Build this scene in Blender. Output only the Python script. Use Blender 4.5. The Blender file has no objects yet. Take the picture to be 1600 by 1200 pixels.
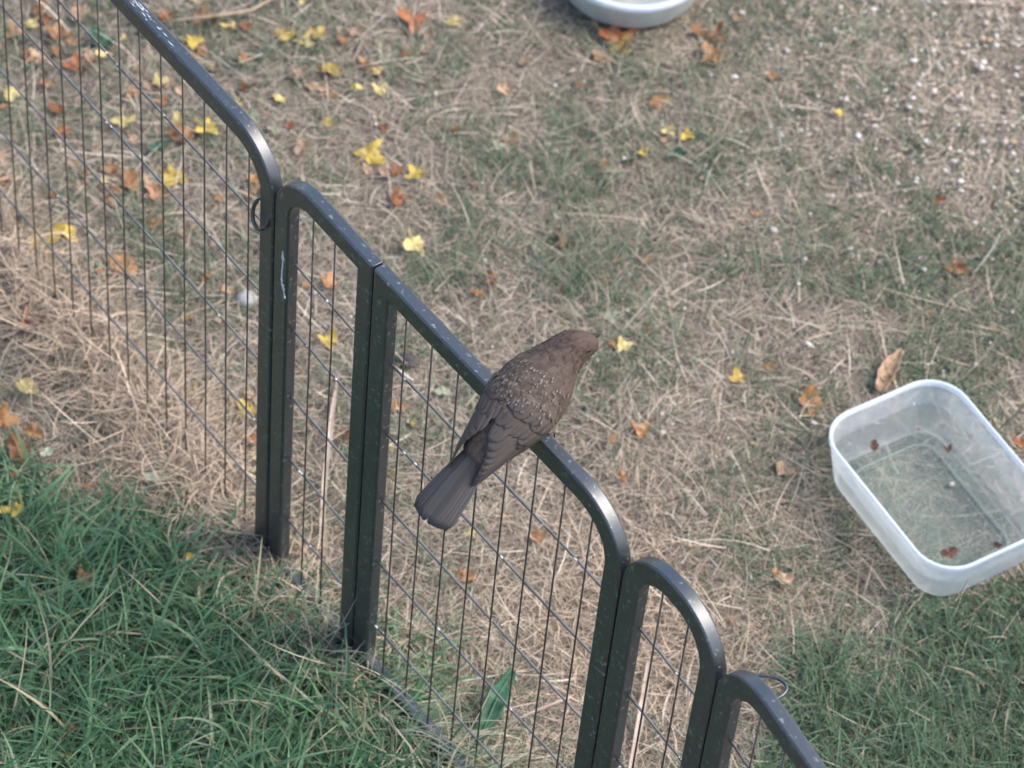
import bpy, bmesh, math, random
import numpy as np
from mathutils import Matrix, Vector

S = bpy.context.scene
C = S.collection
rng = np.random.default_rng(11)
random.seed(11)

# ------------------------------------------------------------------ camera, sky, sun, exposure
cd = bpy.data.cameras.new('camera')
cd.lens = 117.32; cd.sensor_width = 36.0; cd.sensor_fit = 'HORIZONTAL'
cd.clip_start = 0.05; cd.clip_end = 500
co = bpy.data.objects.new('camera', cd); C.objects.link(co)
co.matrix_world = Matrix.Translation((0, 0, 2.8)) @ Matrix.Rotation(math.radians(40), 4, 'X') @ Matrix.Rotation(math.radians(6.167), 4, 'Z')
cd.dof.use_dof = True; cd.dof.focus_distance = 2.95; cd.dof.aperture_fstop = 8.8
S.camera = co

SUN_EL, SUN_AZ = math.radians(52), math.radians(82)      # azimuth clockwise from +Y
wd = bpy.data.worlds.new('World'); S.world = wd; wd.use_nodes = True
nt = wd.node_tree; nt.nodes.clear()
sky = nt.nodes.new('ShaderNodeTexSky'); sky.sky_type = 'NISHITA'; sky.sun_disc = False
sky.sun_elevation = SUN_EL; sky.sun_rotation = SUN_AZ; sky.dust_density = 2.2; sky.air_density = 1.0; sky.ozone_density = 1.0
bg = nt.nodes.new('ShaderNodeBackground'); bg.inputs['Strength'].default_value = 0.15
ow = nt.nodes.new('ShaderNodeOutputWorld')
nt.links.new(sky.outputs[0], bg.inputs[0]); nt.links.new(bg.outputs[0], ow.inputs[0])
sl = bpy.data.lights.new('sun', 'SUN'); sl.energy = 1.5; sl.angle = math.radians(30); sl.color = (1.0, 0.95, 0.88)
so = bpy.data.objects.new('sun', sl); C.objects.link(so); so.location = (2, 3, 6)
sd = Vector((math.sin(SUN_AZ) * math.cos(SUN_EL), math.cos(SUN_AZ) * math.cos(SUN_EL), math.sin(SUN_EL)))
so.rotation_euler = sd.to_track_quat('Z', 'Y').to_euler()
S.view_settings.view_transform = 'Standard'; S.view_settings.look = 'None'
S.view_settings.exposure = 1.4; S.view_settings.gamma = 1.0; S.view_settings.use_curve_mapping = False

# ------------------------------------------------------------------ helpers
def tag(o, label=None, cat=None, group=None, kind=None):
    if label: o['label'] = label
    if cat: o['category'] = cat
    if group: o['group'] = group
    if kind: o['kind'] = kind
    return o

def empty(name, loc=(0, 0, 0), rz=0.0):
    o = bpy.data.objects.new(name, None); C.objects.link(o)
    o.location = loc; o.rotation_euler = (0, 0, rz); o.empty_display_size = 0.02
    return o

def link(name, me, mat, parent=None, smooth=True):
    if mat is not None: me.materials.append(mat)
    if smooth: me.polygons.foreach_set('use_smooth', np.ones(len(me.polygons), dtype=bool))
    o = bpy.data.objects.new(name, me); C.objects.link(o); o.parent = parent
    return o

def mesh(name, verts, faces):
    me = bpy.data.meshes.new(name); me.from_pydata([tuple(map(float, v)) for v in verts], [], faces); me.update()
    return me

def colour_attr(me, cols):
    a = me.color_attributes.new('Col', 'FLOAT_COLOR', 'POINT')
    c = np.ones((len(me.vertices), 4), dtype=np.float32); c[:, :3] = cols
    a.data.foreach_set('color', c.ravel())

def quads_mesh(name, V, F, cols=None):
    me = bpy.data.meshes.new(name)
    me.vertices.add(len(V)); me.vertices.foreach_set('co', np.asarray(V, np.float32).ravel())
    F = np.asarray(F, np.int32); k = F.shape[1]
    me.loops.add(F.size); me.loops.foreach_set('vertex_index', F.ravel())
    me.polygons.add(len(F)); me.polygons.foreach_set('loop_start', np.arange(0, F.size, k, dtype=np.int32))
    me.update(calc_edges=True); me.validate()
    if cols is not None: colour_attr(me, cols)
    return me

def loft(rings, close=True, caps=(True, True)):
    n = len(rings[0]); V = [p for r in rings for p in r]; F = []
    for i in range(len(rings) - 1):
        for j in range(n if close else n - 1):
            k = (j + 1) % n
            F.append((i * n + j, i * n + k, (i + 1) * n + k, (i + 1) * n + j))
    if caps[0]: F.append(tuple(range(n))[::-1])
    if caps[1]: F.append(tuple(range((len(rings) - 1) * n, len(rings) * n)))
    return V, F

def tube(path, r, n=6, closed=False):
    P = [Vector(p) for p in path]; R = r if hasattr(r, '__len__') else [r] * len(P); rings = []
    up = Vector((0.13, 0.21, 0.97))
    for i, p in enumerate(P):
        if closed: t = P[(i + 1) % len(P)] - P[i - 1]
        else: t = P[min(i + 1, len(P) - 1)] - P[max(i - 1, 0)]
        t.normalize(); u = up if abs(t.dot(up)) < 0.93 else Vector((1, 0.1, 0))
        a = t.cross(u).normalized(); b = t.cross(a)
        rings.append([p + (a * math.cos(q) + b * math.sin(q)) * R[i] for q in [2 * math.pi * j / n for j in range(n)]])
    if closed: rings.append(rings[0])
    return loft(rings, True, (not closed, not closed))

def join(parts):
    V, F = [], []
    for v, f in parts:
        o = len(V); V += list(v); F += [tuple(i + o for i in q) for q in f]
    return V, F

def gz(x, y):                                               # gentle bumps of the lawn
    x = np.asarray(x, float); y = np.asarray(y, float)
    return (0.0035 * np.sin(x * 9.1 + 1.3) * np.cos(y * 7.7 + .4) + 0.0025 * np.sin(x * 21 + y * 13) +
            0.0018 * np.sin(x * 37 - y * 41 + 2) + 0.004 * np.sin(x * 3.1 - y * 2.3))

def vnoise(x, y, s, seed):                                  # smooth value noise in 0..1
    g = np.random.default_rng(seed).random((256, 256))
    X = np.asarray(x) * s + 500.3; Y = np.asarray(y) * s + 500.7
    i = np.floor(X).astype(int); j = np.floor(Y).astype(int); u = X - i; v = Y - j
    u = u * u * (3 - 2 * u); v = v * v * (3 - 2 * v)
    a = g[i % 256, j % 256]; b = g[(i + 1) % 256, j % 256]; c = g[i % 256, (j + 1) % 256]; d = g[(i + 1) % 256, (j + 1) % 256]
    return (a * (1 - u) + b * u) * (1 - v) + (c * (1 - u) + d * u) * v

def smooth(a, b, x):
    t = np.clip((x - a) / (b - a), 0, 1); return t * t * (3 - 2 * t)

# ------------------------------------------------------------------ materials
def mat(name):
    m = bpy.data.materials.new(name); m.use_nodes = True
    nt = m.node_tree; nt.nodes.clear()
    out = nt.nodes.new('ShaderNodeOutputMaterial')
    return m, nt, out

def node(nt, t, **kw):
    n = nt.nodes.new(t)
    for k, v in kw.items():
        if k in n.inputs: n.inputs[k].default_value = v
        else: setattr(n, k, v)
    return n

def ramp(nt, src, stops):
    r = nt.nodes.new('ShaderNodeValToRGB'); e = r.color_ramp.elements
    while len(e) < len(stops): e.new(0.5)
    for q, (p, c) in zip(e, stops): q.position = p; q.color = (*c, 1)
    nt.links.new(src, r.inputs[0]); return r

def noise(nt, scale, detail=4, rough=0.6, coords='Object'):
    tc = nt.nodes.new('ShaderNodeTexCoord')
    n = node(nt, 'ShaderNodeTexNoise', Scale=scale, Detail=detail, Roughness=rough)
    nt.links.new(tc.outputs[coords], n.inputs['Vector']); return n

def noisy(name, stops, scale, rough=0.5, spec=0.5, bump=0.0, bscale=None, metal=0.0):
    m, nt, out = mat(name)
    p = node(nt, 'ShaderNodeBsdfPrincipled', Roughness=rough, Metallic=metal); p.inputs['Specular IOR Level'].default_value = spec
    n = noise(nt, scale); r = ramp(nt, n.outputs['Fac'], stops); nt.links.new(r.outputs[0], p.inputs['Base Color'])
    if bump:
        b = nt.nodes.new('ShaderNodeBump'); b.inputs['Strength'].default_value = bump; b.inputs['Distance'].default_value = 0.002
        n2 = noise(nt, bscale or scale * 3); nt.links.new(n2.outputs['Fac'], b.inputs['Height']); nt.links.new(b.outputs[0], p.inputs['Normal'])
    nt.links.new(p.outputs[0], out.inputs[0]); return m

def blade_mat(name, trans=0.25, rough=0.55, spec=0.35):
    m, nt, out = mat(name)
    a = nt.nodes.new('ShaderNodeAttribute'); a.attribute_name = 'Col'
    p = node(nt, 'ShaderNodeBsdfPrincipled', Roughness=rough); p.inputs['Specular IOR Level'].default_value = spec
    t = nt.nodes.new('ShaderNodeBsdfTranslucent'); mx = nt.nodes.new('ShaderNodeMixShader'); mx.inputs[0].default_value = trans
    nt.links.new(a.outputs['Color'], p.inputs['Base Color']); nt.links.new(a.outputs['Color'], t.inputs['Color'])
    nt.links.new(p.outputs[0], mx.inputs[1]); nt.links.new(t.outputs[0], mx.inputs[2]); nt.links.new(mx.outputs[0], out.inputs[0])
    return m

def leaf_mat(name, dark, mid, light):
    m, nt, out = mat(name)
    n = noise(nt, 90, 5, .65); r = ramp(nt, n.outputs['Fac'], [(.3, dark), (.52, mid), (.72, light)])
    oi = nt.nodes.new('ShaderNodeObjectInfo'); h = node(nt, 'ShaderNodeHueSaturation')
    mr = node(nt, 'ShaderNodeMapRange'); mr.inputs['To Min'].default_value = .7; mr.inputs['To Max'].default_value = 1.2
    nt.links.new(oi.outputs['Random'], mr.inputs['Value']); nt.links.new(mr.outputs[0], h.inputs['Value']); nt.links.new(r.outputs[0], h.inputs['Color'])
    p = node(nt, 'ShaderNodeBsdfPrincipled', Roughness=.55); p.inputs['Specular IOR Level'].default_value = .3
    t = nt.nodes.new('ShaderNodeBsdfTranslucent'); mx = nt.nodes.new('ShaderNodeMixShader'); mx.inputs[0].default_value = .25
    nt.links.new(h.outputs[0], p.inputs['Base Color']); nt.links.new(h.outputs[0], t.inputs['Color'])
    nt.links.new(p.outputs[0], mx.inputs[1]); nt.links.new(t.outputs[0], mx.inputs[2]); nt.links.new(mx.outputs[0], out.inputs[0])
    return m

def plastic(name, opacity, tint=(.80, .83, .86), rough=.48):
    m, nt, out = mat(name)
    tr = node(nt, 'ShaderNodeBsdfTransparent'); tr.inputs[0].default_value = (.985, .99, .99, 1)
    p = node(nt, 'ShaderNodeBsdfPrincipled', Roughness=rough); p.inputs['Specular IOR Level'].default_value = .5
    n = noise(nt, 45, 5, .6); r = ramp(nt, n.outputs['Fac'], [(.3, tuple(c * .86 for c in tint)), (.7, tint)]); nt.links.new(r.outputs[0], p.inputs['Base Color'])
    t = nt.nodes.new('ShaderNodeBsdfTranslucent'); t.inputs[0].default_value = (*tint, 1)
    a = nt.nodes.new('ShaderNodeMixShader'); a.inputs[0].default_value = .4
    b = nt.nodes.new('ShaderNodeMixShader')
    f = node(nt, 'ShaderNodeMapRange'); f.inputs['To Min'].default_value = opacity * .75; f.inputs['To Max'].default_value = min(1, opacity * 1.25)
    n2 = noise(nt, 30, 6, .7); nt.links.new(n2.outputs['Fac'], f.inputs['Value']); nt.links.new(f.outputs[0], b.inputs[0])
    nt.links.new(p.outputs[0], a.inputs[1]); nt.links.new(t.outputs[0], a.inputs[2])
    nt.links.new(tr.outputs[0], b.inputs[1]); nt.links.new(a.outputs[0], b.inputs[2]); nt.links.new(b.outputs[0], out.inputs[0])
    return m

def water_mat():
    m, nt, out = mat('water')
    tr = node(nt, 'ShaderNodeBsdfTransparent'); tr.inputs[0].default_value = (.97, .985, .98, 1)
    g = node(nt, 'ShaderNodeBsdfGlossy', Roughness=.03); f = node(nt, 'ShaderNodeFresnel', IOR=1.33)
    n = noise(nt, 14, 2); b = nt.nodes.new('ShaderNodeBump'); b.inputs['Strength'].default_value = .02; b.inputs['Distance'].default_value = .002
    nt.links.new(n.outputs['Fac'], b.inputs['Height']); nt.links.new(b.outputs[0], g.inputs['Normal'])
    mx = nt.nodes.new('ShaderNodeMixShader'); nt.links.new(f.outputs[0], mx.inputs[0])
    nt.links.new(tr.outputs[0], mx.inputs[1]); nt.links.new(g.outputs[0], mx.inputs[2]); nt.links.new(mx.outputs[0], out.inputs[0])
    return m

M = {}
M['paint'] = noisy('dark_green_paint', [(.3, (.004, .009, .013)), (.58, (.007, .013, .018)), (.63, (.03, .04, .045)), (.68, (.14, .15, .155))], 210, .42, .4, .12, 400)
pb = next(n for n in M['paint'].node_tree.nodes if n.type == 'BSDF_PRINCIPLED'); pb.inputs['Coat Weight'].default_value = 1.0; pb.inputs['Coat Roughness'].default_value = .42; pb.inputs['Coat IOR'].default_value = 1.68
M['wire'] = noisy('rusty_wire', [(.35, (.03, .027, .025)), (.6, (.07, .058, .05)), (.75, (.14, .10, .07))], 80, .55, .4)
M['cross_wire'] = noisy('grey_wire', [(.35, (.09, .088, .086)), (.7, (.15, .147, .145))], 80, .75, .2)
M['speck'] = noisy('white_speck', [(.3, (.34, .34, .33)), (.7, (.6, .6, .58))], 200, .6)
M['scuff'] = noisy('scuffed_metal', [(.4, (.25, .26, .27)), (.7, (.6, .61, .62))], 300, .5)
M['blade'] = blade_mat('grass_blade')
M['straw'] = blade_mat('straw', .2, .6, .3)
M['plume'] = blade_mat('plumage', 0.0, .7, .22)
M['grit'] = blade_mat('grit', 0.0, .7, .3)
M['y'] = leaf_mat('leaf_yellow', (.34, .21, .04), (.54, .38, .07), (.62, .48, .13))
M['p'] = leaf_mat('leaf_pale', (.45, .33, .12), (.58, .46, .18), (.66, .56, .30))
M['o'] = leaf_mat('leaf_orange', (.16, .075, .035), (.35, .17, .07), (.46, .29, .16))
M['r'] = leaf_mat('leaf_russet', (.12, .04, .02), (.26, .09, .035), (.42, .19, .08))
M['t'] = leaf_mat('leaf_tan', (.26, .16, .09), (.42, .28, .18), (.52, .38, .27))
M['g'] = leaf_mat('leaf_green', (.02, .06, .035), (.035, .11, .06), (.06, .16, .09))
M['d'] = leaf_mat('leaf_dock', (.03, .09, .05), (.05, .13, .07), (.09, .18, .10))
M['e'] = leaf_mat('leaf_sage', (.22, .24, .15), (.36, .38, .26), (.45, .46, .35))
M['b'] = leaf_mat('leaf_wet_brown', (.05, .025, .015), (.11, .055, .035), (.2, .11, .07))
M['stone'] = noisy('stone', [(.3, (.2, .19, .18)), (.55, (.34, .32, .31)), (.75, (.42, .4, .39))], 60, .8, .3, .4, 150)
M['clod'] = noisy('soil_clod', [(.3, (.035, .03, .03)), (.7, (.09, .08, .075))], 90, .9, .2, .5, 200)
M['stalk'] = noisy('dry_stalk', [(.3, (.28, .20, .15)), (.6, (.38, .30, .24)), (.8, (.45, .37, .30))], 40, .6, .3)
M['twig'] = noisy('twig', [(.3, (.20, .14, .10)), (.7, (.38, .29, .2))], 90, .8, .2)
M['tub_wall'] = plastic('tub_wall', .44); M['tub_rim'] = plastic('tub_rim', .74, (.84, .88, .94)); M['tub_base'] = plastic('tub_base', .28, (.58, .66, .62))
M['dish'] = noisy('dish_plastic', [(.3, (.42, .42, .39)), (.7, (.54, .54, .50))], 25, .4, .5)
M['dish_in'] = noisy('dish_inside', [(.3, (.26, .27, .30)), (.7, (.40, .41, .44))], 35, .5, .5)
M['water'] = water_mat()
M['horn'] = noisy('bill_horn', [(.3, (.015, .013, .012)), (.7, (.035, .028, .024))], 200, .6, .2)
M['eye'] = noisy('eye', [(.3, (.006, .005, .005)), (.7, (.012, .009, .008))], 50, .08, .8)
M['leg'] = noisy('leg_scale', [(.3, (.05, .035, .025)), (.7, (.10, .07, .05))], 300, .6, .4)

# ------------------------------------------------------------------ ground sheet
def ground():
    t = np.linspace(-1, 1, 241); w = np.sign(t) * (np.abs(t) * 1.9 + 78 * np.abs(t) ** 9)
    X, Y = np.meshgrid(w, w + 2.35, indexing='ij'); Z = gz(X, Y) * np.exp(-((X / 4) ** 2 + ((Y - 2.35) / 4) ** 2))
    n = len(t); V = np.stack([X, Y, Z], -1).reshape(-1, 3)
    i = np.arange(n - 1); I, J = np.meshgrid(i, i, indexing='ij'); a = (I * n + J).ravel()
    me = quads_mesh('ground', V, np.stack([a, a + n, a + n + 1, a + 1], 1))
    m, nt, out = mat('ground_soil_and_thatch')
    p = node(nt, 'ShaderNodeBsdfPrincipled', Roughness=.95); p.inputs['Specular IOR Level'].default_value = .15
    n1 = noise(nt, 70, 8, .7); r1 = ramp(nt, n1.outputs['Fac'], [(.3, (.065, .052, .042)), (.5, (.14, .115, .092)), (.68, (.25, .21, .17))])
    n2 = noise(nt, 1.1, 5, .6); r2 = ramp(nt, n2.outputs['Fac'], [(.5, (0, 0, 0)), (.68, (.55, .55, .55))])
    mx = nt.nodes.new('ShaderNodeMix'); mx.data_type = 'RGBA'; mx.inputs['B'].default_value = (.05, .085, .045, 1)
    nt.links.new(r2.outputs[0], mx.inputs['Factor']); nt.links.new(r1.outputs[0], mx.inputs['A']); nt.links.new(mx.outputs['Result'], p.inputs['Base Color'])
    b = nt.nodes.new('ShaderNodeBump'); b.inputs['Strength'].default_value = .7; b.inputs['Distance'].default_value = .006
    nt.links.new(n1.outputs['Fac'], b.inputs['Height']); nt.links.new(b.outputs[0], p.inputs['Normal']); nt.links.new(p.outputs[0], out.inputs[0])
    tag(link('ground', me, m), 'dry trodden lawn soil under the grass and fence', 'ground', kind='structure')
ground()

# ------------------------------------------------------------------ layout: fence seams, tub and dish
FH = 0.61
NA0 = (-0.229 - .76 * .668, 2.073 + .76 * .744)
N1, N2, N3, N4 = (-0.2290, 2.0730), (-0.1277, 1.9571), (0.1138, 1.6948), (0.1980, 1.5915)
NE1 = (0.198 + .62 * math.cos(math.radians(56.3)), 1.5915 - .62 * math.sin(math.radians(56.3)))
NODES = [NA0, N1, N2, N3, N4, NE1]
def fence_side(x, y):                                       # > 0 beyond the fence, < 0 on the lush side (metres)
    x = np.asarray(x, float); y = np.asarray(y, float); nx = np.array([p[0] for p in NODES]); ny = np.array([p[1] for p in NODES])
    nx = np.concatenate([[nx[0] - 3], nx, [nx[-1] + 1.0]]); ny = np.concatenate([[ny[0] + 3.3], ny, [ny[-1] - 1.5]])
    return (y - np.interp(x, nx, ny)) * .68
TUB_C, TUB_A, TUB_L, TUB_W = (0.5285, 2.2353), math.atan2(2.092 - 2.2807, .4559 - .3227), .231, .1697
TUB_C = (.4596, 2.2263)
DISH_C, DISH_R = (.0887, 3.0006), .092
def in_tub(x, y, m=0.0):
    dx, dy = x - TUB_C[0], y - TUB_C[1]; c, s = math.cos(TUB_A), math.sin(TUB_A)
    return (np.abs(dx * c + dy * s) < TUB_L / 2 - .006 + m) & (np.abs(-dx * s + dy * c) < TUB_W / 2 - .006 + m)
def in_dish(x, y, m=0.0): return np.hypot(x - DISH_C[0], y - DISH_C[1]) < DISH_R + m

# ------------------------------------------------------------------ playpen fence panels
TW, TT = .0222, .0138                                       # tube: in-plane depth, thickness
def sec(cx, cz, nx, nz, inner=1):                           # ring of the tube section about a path point; (nx, nz) is the outward in-plane normal
    a, b, k = TW / 2, TT / 2, .0016
    q = [(a, -b + k), (a, b - k), (a - k, b), (-a + k, b), (-a, b - k), (-a, -b + k), (-a + k, -b), (a - k, -b)]
    return [Vector((cx + nx * u, v, cz + nz * u)) for u, v in q]
def panel(label, P0, P1, rl, rr, wires, bars=(.495, .395, .293, .195, .092), bz=.014):
    dx, dy = P1[0] - P0[0], P1[1] - P0[1]; L = math.hypot(dx, dy); g = .0012
    root = empty('playpen_panel', (P0[0], P0[1], 0), math.atan2(dy, dx)); tag(root, label, 'fence panel', 'linked playpen panels')
    x0, x1, top = g + TW / 2, L - g - TW / 2, FH - TW / 2
    rings = [sec(x0, -.03, -1, 0), sec(x0, .03, -1, 0)]
    def corner(cx, cz, r, a0, a1, n):
        for i in range(n + 1):
            a = a0 + (a1 - a0) * i / n; rings.append(sec(cx + r * math.cos(a), cz + r * math.sin(a), math.cos(a), math.sin(a)))
    if rl: corner(x0 + rl, top - rl, rl, math.pi, math.pi / 2, 12)
    else: rings.append([Vector((x0 + (v.x - x0) * 1, v.y, top - (v.x - x0))) for v in sec(x0, top, -1, 0)])
    if rr: corner(x1 - rr, top - rr, rr, math.pi / 2, 0, 12)
    else: rings.append([Vector((v.x, v.y, top + (v.x - x1))) for v in sec(x1, top, 1, 0)])
    rings += [sec(x1, .03, 1, 0), sec(x1, -.03, 1, 0)]
    V, F = loft(rings); fr = link('frame', mesh('frame', V, F), M['paint'], root, True); fr.data.set_sharp_from_angle(angle=math.radians(32))
    md = fr.modifiers.new('edge', 'BEVEL'); md.width = .0006; md.segments = 2; md.limit_method = 'ANGLE'; md.angle_limit = math.radians(28)
    br = [sec(x, bz, 0, 1) for x in (x0 + TW / 2 - .002, x1 - TW / 2 + .002)]
    V, F = loft(br); link('bottom_rail', mesh('bottom_rail', V, F), M['paint'], root, False)
    def under(x):                                           # underside of the frame above x
        for cx, r, s in ((x0 + rl, rl, -1), (x1 - rr, rr, 1)):
            if r and (x - cx) * s > 0:
                ri = r - TW / 2; return top - r + math.sqrt(max(ri * ri - (x - cx) ** 2, 0)) + .002
        return top - TW / 2 + .001
    for x in wires:
        zt = under(x); b = random.uniform(-.0012, .0012)
        V, F = tube([(x, 0, .018), (x + b, 0, .22), (x - b * .6, 0, .42), (x, 0, zt)], .00092, 6)
        link('wire', mesh('wire', V, F), M['wire'], root)
    for z in bars:
        xs = np.linspace(x0 + TW / 2 - .001, x1 - TW / 2 + .001, 7)
        V, F = tube([(x, .0028, z + random.uniform(-.0008, .0008)) for x in xs], .0014, 6)
        link('cross_wire', mesh('cross_wire', V, F), M['cross_wire'], root)
    sp = []                                                 # white specks caught on the wires
    for i in range(int(5 + L * 26)):
        x = random.uniform(x0 + .012, x1 - .012); z = random.choice(bars) + random.uniform(.0005, .002); r = random.uniform(.0005, .0013)
        e = random.uniform(1, 2.4)
        sp.append(loft([[Vector((x + e * r * u, .0018 + r * w * math.cos(q), z + r * w * math.sin(q))) for q in [k * math.pi / 3 for k in range(6)]] for u, w in ((-1, .2), (-.4, .9), (.3, 1), (1, .25))]))
    V, F = join(sp); tag(link('dried_specks', mesh('dried_specks', V, F), M['speck'], root), kind='stuff')
    return root, L

sA = .0368
lenA = .76
pA, LA = panel('wide dark green playpen panel whose top rail has white scuffs', NA0, N1, .052, .052, [lenA - .050 - sA * i for i in range(19)], bz=.003)
pB, LB = panel('narrow dark green playpen panel with white dropping down its post', N1, N2, .045, 0, [.054, .088], (.485, .392, .293, .195, .097))
pC, LC = panel('dark green playpen panel with the brown bird on its rail', N2, N3, 0, .055, [.0435 + .0376 * i for i in range(8)], bz=.024)
pD, LD = panel('narrow dark green playpen panel with both top corners rounded', N3, N4, .05, .05, [.047, .083])
pE, LE = panel('dark green playpen panel with a wire loop at its corner', N4, NE1, .05, .052, [.056 + .0372 * i for i in range(14)])

def blob(c, rx, ry, rz, n=8, jit=.15):
    rings = []
    for i in range(1, n):
        a = math.pi * i / n
        rings.append([Vector((c[0] + rx * math.sin(a) * math.cos(q) * random.uniform(1 - jit, 1 + jit), c[1] + ry * math.sin(a) * math.sin(q) * random.uniform(1 - jit, 1 + jit), c[2] - rz * math.cos(a))) for q in [2 * math.pi * k / 10 for k in range(10)]])
    return loft(rings)
# white dropping running down the post of the narrow panel
V, F = join([blob((.0165 + .0006 * math.sin(i * .5) + max(0, i - 12) * .0009, -.0071, .502 - i * .0034), random.uniform(.0009, .0021) * (1.4 if i in (2, 3, 13, 14) else .8), .0009, random.uniform(.002, .0034), 6, .3) for i in range(18)])
tag(link('dropping', mesh('dropping', V, F), M['speck'], pB), 'white bird dropping streak down the post')
# scuffs along the wide panel's rail
V, F = [], []
for i in range(42):
    u = random.gauss(.525, .030); w = random.uniform(-.0045, .003); l = random.uniform(.0015, .006); h = random.uniform(.0003, .0009)
    b = len(V); V += [Vector((u - l, w, FH + .0004)), Vector((u, w - h, FH + .0004)), Vector((u + l, w + h * .5, FH + .0004)), Vector((u + .2 * l, w + h, FH + .0004)), Vector((u, w, FH - .0004))]
    F += [(b, b + 1, b + 2, b + 3), (b, b + 4, b + 1), (b + 1, b + 4, b + 2), (b + 2, b + 4, b + 3), (b + 3, b + 4, b)]
tag(link('scuff_marks', mesh('scuff_marks', V, F), M['scuff'], pA, False), 'white scuffs along the top rail', kind='stuff')
# wire loops linking the panels
def ring(parent, c, a, b, tilt, rot, r=.0016):
    R = Matrix.Rotation(rot, 3, 'Z') @ Matrix.Rotation(tilt, 3, 'X')
    V, F = tube([Vector(c) + R @ Vector((a * math.cos(q), b * math.sin(q), 0)) for q in [2 * math.pi * k / 28 for k in range(28)]], r, 6, True)
    return link('wire_loop', mesh('wire_loop', V, F), M['paint'], parent)
ring(pE, (.024, .020, .562), .013, .0225, .12, -.5)
ring(pA, (LA - .0175, -.0085, .525), .010, .017, 1.30, .20, .0020)

# ------------------------------------------------------------------ round dish
def lathe(prof, n=64): return loft([[Vector((r * math.cos(q), r * math.sin(q), z)) for q in [2 * math.pi * k / n for k in range(n)]] for r, z in prof])
dz = float(gz(*DISH_C)) + .006
dish = empty('round_dish', (*DISH_C, dz)); tag(dish, 'round off-white plastic dish of water on the dry lawn', 'dish')
V, F = lathe([(.070, 0), (.082, .001), (.086, .006), (.0915, .040), (.093, .0425), (.092, .0445), (.0885, .0445), (.0868, .042), (.0825, .010), (.076, .0055), (.03, .005), (.002, .005)])
link('bowl', mesh('bowl', V, F), M['dish'], dish)
V, F = lathe([(.0925, .0365), (.0948, .038), (.0952, .042), (.0935, .0455), (.0885, .0462), (.0872, .044), (.0895, .0415)]); link('rim', mesh('rim', V, F[:-2] + []), M['tub_rim'], dish)
V, F = lathe([(.0845, .0290), (.04, .0290), (.001, .0290)])
wo = link('water', mesh('water', V, F), M['water']); wo.location = (*DISH_C, dz); tag(wo, 'still water filling the round off-white dish', 'water')

# ------------------------------------------------------------------ clear plastic tub
def rrect(l, w, r, z, n=8):
    P = []
    for cx, cy, a0 in ((l / 2 - r, w / 2 - r, 0), (-l / 2 + r, w / 2 - r, 90), (-l / 2 + r, -w / 2 + r, 180), (l / 2 - r, -w / 2 + r, 270)):
        for i in range(n + 1):
            a = math.radians(a0 + 90 * i / n); P.append(Vector((cx + r * math.cos(a), cy + r * math.sin(a), z)))
    return P
tg = np.linspace(-.13, .13, 40); tz = float(gz(TUB_C[0] + tg[:, None], TUB_C[1] + tg[None, :]).max()) + .004
TH = .070
tub = empty('plastic_tub', (*TUB_C, tz), TUB_A); tag(tub, 'clear rectangular plastic tub with rounded corners on the lawn', 'tub')
l, w = TUB_L, TUB_W
V, F = loft([rrect(l - d, w - d, r, z) for d, r, z in ((.034, .030, .0), (.026, .034, .002), (.022, .036, .008), (.012, .039, .036), (.004, .041, TH - .006))], True, (False, False))
link('wall', mesh('wall', V, F), M['tub_wall'], tub)
V, F = loft([rrect(l - d, w - d, r, z) for d, r, z in ((.0035, .041, TH - .007), (.0, .043, TH - .0065), (-.001, .043, TH - .001), (.0005, .043, TH + .0003), (.005, .041, TH), (.006, .041, TH - .0035), (.0065, .041, TH - .0065))], True, (False, False))
link('rim', mesh('rim', V, F), M['tub_rim'], tub)
V, F = loft([rrect(l - d, w - d, r, z) for d, r, z in ((.032, .030, .0008), (.060, .022, .0008), (.063, .021, .0032), (.067, .020, .0032), (.070, .019, .0008), (.078, .016, .0008), (.080, .015, .0030), (.083, .014, .0008))], True, (False, True))
link('base', mesh('base', V, F), M['tub_base'], tub)
V, F = tube(rrect(l - .066, w - .066, .020, .0030), .0018, 6, True); link('base_ridge', mesh('base_ridge', V, F), M['tub_base'], tub)
WZ = .036
V, F = loft([rrect(l - .0125, w - .0125, .038, WZ), rrect(l * .5, w * .5, .02, WZ)], True, (False, True))
wo = link('water', mesh('water', V, F), M['water'], None, False); wo.location = (*TUB_C, tz); wo.rotation_euler = (0, 0, TUB_A)
tag(wo, 'shallow clear water standing in the plastic tub', 'water')

# ------------------------------------------------------------------ the bird
bird = empty('blackbird', (.0205, 1.7970, FH), math.radians(51.5)); bird.scale = (.97, .97, .97); tag(bird, 'brown speckled young blackbird perched on the fence rail, head turned', 'bird')
TILT = math.radians(32)
AX = Vector((math.cos(TILT), 0, math.sin(TILT)))
SS = np.array([-.088, -.080, -.066, -.048, -.030, -.012, .002, .013, .023, .033, .042, .050, .057, .0625, .0655])
RY = np.array([.010, .0158, .0212, .0270, .0312, .0332, .0318, .0290, .0242, .0198, .0174, .0161, .0141, .0099, .0035])
RZ = np.array([.003, .0085, .0155, .0235, .0290, .0312, .0302, .0262, .0218, .0180, .0164, .0158, .0142, .0100, .0035])
CY = np.array([0, 0, 0, 0, 0, 0, 0, -.0004, -.0012, -.0024, -.0042, -.0066, -.0096, -.0122, -.0136])   # head turned to the right
CN = np.array([.006, .006, .004, .0015, 0, 0, .001, .002, .0035, .0048, .0055, .0055, .0045, .003, .002])  # lift across the axis
NB = AX.cross(Vector((0, 1, 0))) * -1                        # dorsal direction
if NB.z < 0: NB = -NB
C0 = Vector((0, 0, .049))
def itp(s, T): return float(np.interp(s, SS, T))
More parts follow.
